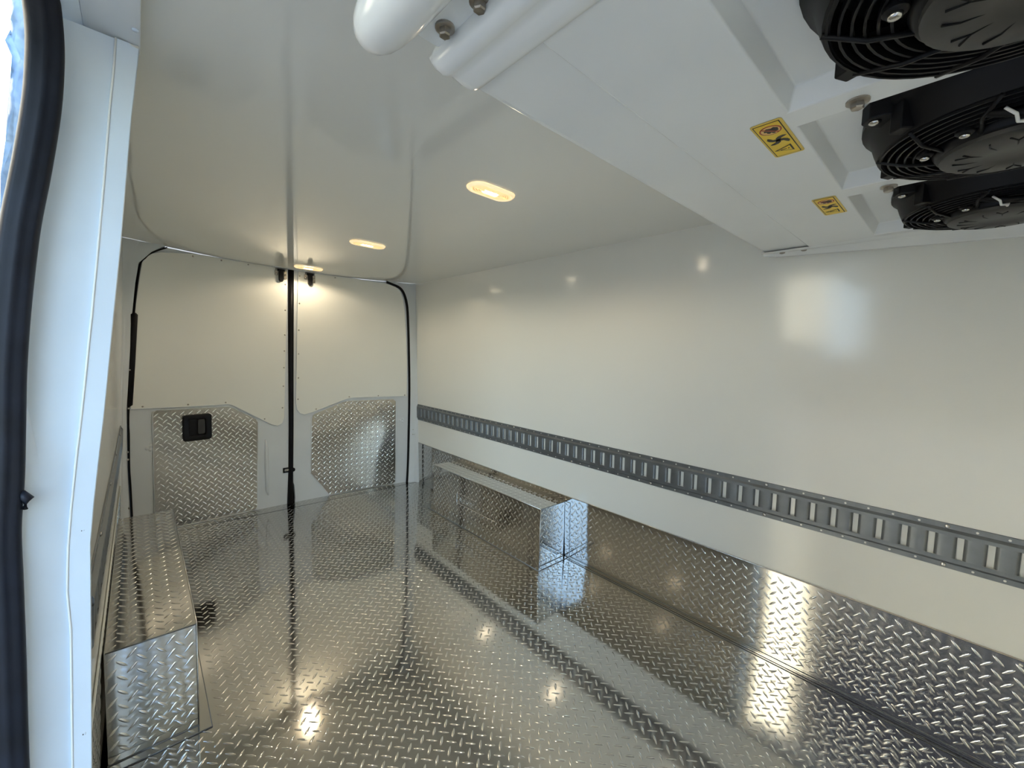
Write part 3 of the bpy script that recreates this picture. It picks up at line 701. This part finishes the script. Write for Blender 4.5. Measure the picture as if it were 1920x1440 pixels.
# rim at the wall-side end, dropping slightly towards the bulkhead
rows = []
for y in (YF-.06, -.12, .0, .15, .30, .42, .462, .480, .488, .491):
    dz = .030*(.49-y)/.56; s = 1 if y < .45 else max(.1, 1-((y-.45)/.042)**2)
    pr_ = [(1.545, Z0), (1.560, Z0-.002), (1.572, Z0-.001-dz*.2), (1.583, Z0+.003-dz*.5), (1.594, Z0-.004-dz), (1.606, Z0-.007-dz), (1.616, Z0-.001-dz), (1.621, Z0+.016-dz), (1.622, Z0+.05)]
    rows.append([(1.545+(x-1.545)*(.45+.55*s), y, z) for x, z in pr_])
EB().grid(rows).build('end_rim', M['unit'], ev, smooth=True)
for c in ((1.572, .437, Z0-.001), (1.583, .380, Z0+.001)):
    EB().disc_stack(c, [(.0085, .001), (.008, -.003), (.004, -.005)], 14, 'z').build('screw', M['bolt'], ev, smooth=True)
for c in ((.738, .129, Z0), (1.128, .135, Z0)): hexbolt(c, ev, .0135)

# fans
def fan(cx, cy, first):
    f = EB(); R1 = .158
    k = 48
    # shroud: flange against the pan, skirt, grille ring
    prof_ = [(.172, ZP-.001), (.172, ZP-.012), (.162, ZP-.020), (.156, ZP-.040), (.150, ZP-.056), (.143, ZP-.058), (.143, ZP-.002)]
    f.grid([[(cx+r*math.cos(2*math.pi*j/k), cy+r*math.sin(2*math.pi*j/k), z) for j in range(k)] for r, z in prof_], close_u=True)
    sh = f.build('fan', M['plastic_blk'], ev, smooth=True, sharp=35); sh['label'] = 'black axial fan'
    # dark throat disc and blades
    EB().disc_stack((cx, cy, ZP-.004), [(.143, 0), (.143, .002)], 32, 'z').build('throat', M['dark'], sh)
    for i in range(9):
        a0 = 2*math.pi*i/9+.2; b = EB(); rows = []
        for r in (.05, .08, .11, .138):
            sw = .25*(r-.05)/.09
            rows.append([(cx+r*math.cos(a0+sw+t), cy+r*math.sin(a0+sw+t), ZP-.030+q) for t, q in ((-.22, .010), (0, 0), (.22, -.010))])
        b.grid(rows); bo = b.build('blade', M['plastic_blk'], sh, smooth=True)
    # guard rings and ribs
    zg = ZP-.060
    for r in (.096, .106, .116, .126, .136, .146):
        g = EB()
        g.grid([[(cx+(r+dr)*math.cos(2*math.pi*j/k), cy+(r+dr)*math.sin(2*math.pi*j/k), zg+dz+(.146-r)*-.12) for j in range(k)] for dr, dz in ((-.0012, 0), (.0012, 0), (.0012, .008), (-.0012, .008))], close_u=True, close_v=True)
        g.build('guard_ring', M['plastic_blk'], sh, smooth=True, sharp=35)
    for i in range(10):
        a = 2*math.pi*i/10+.15; b_ = a+.35
        EB().tube([(cx+.075*math.cos(a), cy+.075*math.sin(a), zg-.010), (cx+.115*math.cos((a+b_)/2), cy+.115*math.sin((a+b_)/2), zg-.005), (cx+.150*math.cos(b_), cy+.150*math.sin(b_), zg+.002)], .0028, 6).build('guard_rib', M['plastic_blk'], sh, smooth=True)
    # motor
    EB().disc_stack((cx, cy, zg), [(.086, .030), (.086, -.004), (.083, -.010), (.080, -.0125)], 40, 'z').build('motor_body', M['plastic_blk'], sh, smooth=True, sharp=40)
    cap = EB().disc_stack((cx, cy, zg), [(.078, -.010), (.077, -.018), (.072, -.021), (.034, -.0235), (.030, -.0215), (.001, -.0218)], 40, 'z')
    cap.build('motor_cap', M['hub'], sh, smooth=True, sharp=40)
    for i in range(12):
        a = 2*math.pi*i/12
        pts = [(cx+r*math.cos(a+d), cy+r*math.sin(a+d), zg-.0224) for r, d in ((.034, 0), (.050, 0), (.062, .10))]
        EB().tube(pts, .0011, 5).build('cap_rib', M['rubber'], sh)
        if i % 2 == 0:
            pts = [(cx+r*math.cos(a+d), cy+r*math.sin(a+d), zg-.0222) for r, d in ((.050, 0), (.064, -.12))]
            EB().tube(pts, .0011, 5).build('cap_rib', M['rubber'], sh)
    for a in (1.9, 1.9+2*math.pi/3, 1.9+4*math.pi/3, 2.6):
        c = (cx+.096*math.cos(a), cy+.096*math.sin(a), zg-.004)
        EB().disc_stack(c, [(.010, .014), (.010, -.004), (.0075, -.006)], 16, 'z').build('screw_boss', M['plastic_blk'], sh, smooth=True, sharp=40)
        EB().disc_stack((c[0], c[1], c[2]-.006), [(.006, 0), (.0055, -.003), (.003, -.004)], 12, 'z').build('screw', M['steel'], sh, smooth=True)
    # mounting ears with bolts
    for a in (math.radians(126), math.radians(54), math.radians(234), math.radians(306)):
        ca, sa = math.cos(a), math.sin(a)
        ear = EB().prism([(.14, -.022), (.176, -.020), (.190, -.010), (.190, .010), (.176, .020), (.14, .022)], lambda u, v, d: (cx+u*ca-v*sa, cy+u*sa+v*ca, ZP-d), .001, .026)
        ear.build('mounting_ear', M['plastic_blk'], sh, bevel=.002)
        c = (cx+.177*ca, cy+.177*sa, ZP-.026)
        EB().disc_stack(c, [(.008, 0), (.0075, -.0025), (.004, -.004)], 14, 'z').build('screw', M['steel'], sh, smooth=True)
        a2 = a+.16; ca2, sa2 = math.cos(a2), math.sin(a2)
        EB().prism([(.146, -.012), (.168, -.010), (.168, .010), (.146, .012)], lambda u, v, d: (cx+u*ca2-v*sa2, cy+u*sa2+v*ca2, ZP-d), .010, .054).build('clip_lug', M['plastic_blk'], sh, bevel=.002)
    # supply cable with its tie
    EB().tube([(cx-.12, cy+.03, zg-.004), (cx-.11, cy-.005, zg-.012), (cx-.095, cy-.04, zg-.012), (cx-.09, cy-.09, zg-.006)], .0055, 8).build('cable', M['rubber'], sh, smooth=True)
    EB().tube([(cx-.128, cy+.016, zg-.006), (cx-.120, cy+.006, zg-.014), (cx-.108, cy+.004, zg-.019), (cx-.100, cy-.004, zg-.017), (cx-.092, cy-.004, zg-.019)], [.0018, .002, .002, .0034, .002], 6).build('cable_tie', M['tie'], sh, smooth=True)
FX = [.548, .927, 1.318]
for i, x in enumerate(FX): fan(x, -.022, i == 0)
# bright strip between the first two fans
EB().prism([(.560, .052), (.568, .057), (.592, .022), (.596, -.10), (.580, -.10), (.578, .010)], lambda u, v, d: (u, v, 1.398+d), 0, .003).build('fixing_strip', M['zinc'], ev, bevel=.001)

# warning labels
def label_(xc, yc, name_label):
    w2, h2 = .0675, .0215
    z = Z0-.0006
    L3 = lambda u, v, d: (xc+u, yc+v, z-d)
    def pr(poly, d, m, name, parent, t=.0004):
        return EB().prism(poly, L3, d, d+t).build(name, M[m], parent)
    b = pr(rrect(2*w2, 2*h2, .005, 4), 0, 'yellow_edge', 'warning_label', ev); b['label'] = name_label
    pr(rrect(2*w2-.010, 2*h2-.007, .001, 2, 0, .0007), .0003, 'ink', 'printed_border', b)
    pr(rrect(2*w2-.0125, 2*h2-.0095, .001, 2, 0, .0007), .0005, 'yellow', 'printed_field', b)
    D = .0008
    circ = lambda r, cx, cy, k=28: [(cx+r*math.cos(2*math.pi*i/k), cy+r*math.sin(2*math.pi*i/k)) for i in range(k)]
    cx, cy = -.0395, 0
    pr(circ(.0150, cx, cy), D, 'red_ink', 'prohibition_ring', b); pr(circ(.0128, cx, cy), D+.0003, 'pale_ink', 'prohibition_disc', b)
    hand = [(-.011, -.004), (-.010, .004), (-.006, .005), (-.004, .0105), (-.001, .0095), (.000, .006), (.003, .0085), (.006, .006), (.0055, .002), (.009, .0005), (.0085, -.003), (.004, -.0035), (.007, -.006), (.004, -.0085), (-.002, -.0065), (-.006, -.009)]
    pr([(cx+v, cy+u) for u, v in hand], D+.0006, 'ink', 'hand_symbol', b)
    pr([(cx-.0100, cy+.0085), (cx-.0085, cy+.0100), (cx+.0100, cy-.0085), (cx+.0085, cy-.0100)], D+.0009, 'red_ink', 'prohibition_bar', b)
    cx = .0005
    for i in range(4):
        a = math.pi/2*i+.5
        bl = [(0, -.0030), (.006, -.0052), (.0120, -.0035), (.0165, .0010), (.0170, .0070), (.0130, .0055), (.008, .0020), (0, .0030)]
        pr([(cx+u*math.cos(a)-v*math.sin(a), u*math.sin(a)+v*math.cos(a)) for u, v in bl], D, 'ink', 'fan_symbol', b)
    cx = .0385
    tri = [(0, .0155), (-.0125, -.0105), (.0125, -.0105)]
    pr([(cx+u, v) for u, v in tri], D, 'ink', 'warning_triangle', b)
    pr([(cx+u*.72, v*.72-.0006) for u, v in tri], D+.0003, 'yellow', 'triangle_field', b)
    pr([(cx-.0012, .0065), (cx+.0012, .0065), (cx+.0006, -.002), (cx-.0006, -.002)], D+.0006, 'ink', 'exclamation_stroke', b)
    pr(circ(.0013, cx, -.0050, 10), D+.0006, 'ink', 'exclamation_dot', b)
label_(.776, .234, 'yellow warning label closer to the side door')
label_(1.180, .240, 'yellow warning label farther along the unit')

# ================================================================== OUTSIDE THE SIDE DOOR
g = MB().box(-40, 30, -30, 60, -.62, -.60).build('ground', M['asphalt']); tag(g, 'pale concrete yard outside the van', kind='structure')
bd = empty('neighbouring_building', 'cream stucco building across the yard, dark bay added for the person at the door', 'building', loc=(-7.5, 3, -.6))
def bpart(name, m, y0, y1, z0, z1, d0, d1): return MB().box(-d1, -d0, y0-3, y1-3, z0, z1).build(name, M[m], bd)
bpart('stucco_wall', 'stucco', 2.05, 14, 1.5, 9.2, 0, .3)
bpart('added_dark_base', 'cladding', 2.05, 14, 0, 1.5, -.05, .3)  # dark band added to end the bright wall reflection lower down
bpart('standin_bay', 'cladding', -3.2, 1.45, 0, 12.0, -.1, .3)  # added dark bay, stands in for the person reflected at the door
bpart('added_blue_strip', 'blue_strip', 1.45, 2.05, 1.2, 3.2, -.02, .3)  # added to give the wall reflection its blue patch
bpart('clad_panel', 'cladding', 1.45, 2.05, 3.2, 9.3, -.02, .3)
bpart('added_dark_base', 'cladding', 1.45, 2.05, 0, 1.2, -.02, .3)
bpart('door_frame', 'cladding', 4.4, 4.6, 1.5, 4.0, -.08, .01)
bpart('parapet', 'stucco', 2.05, 14, 9.2, 9.4, -.1, .35)
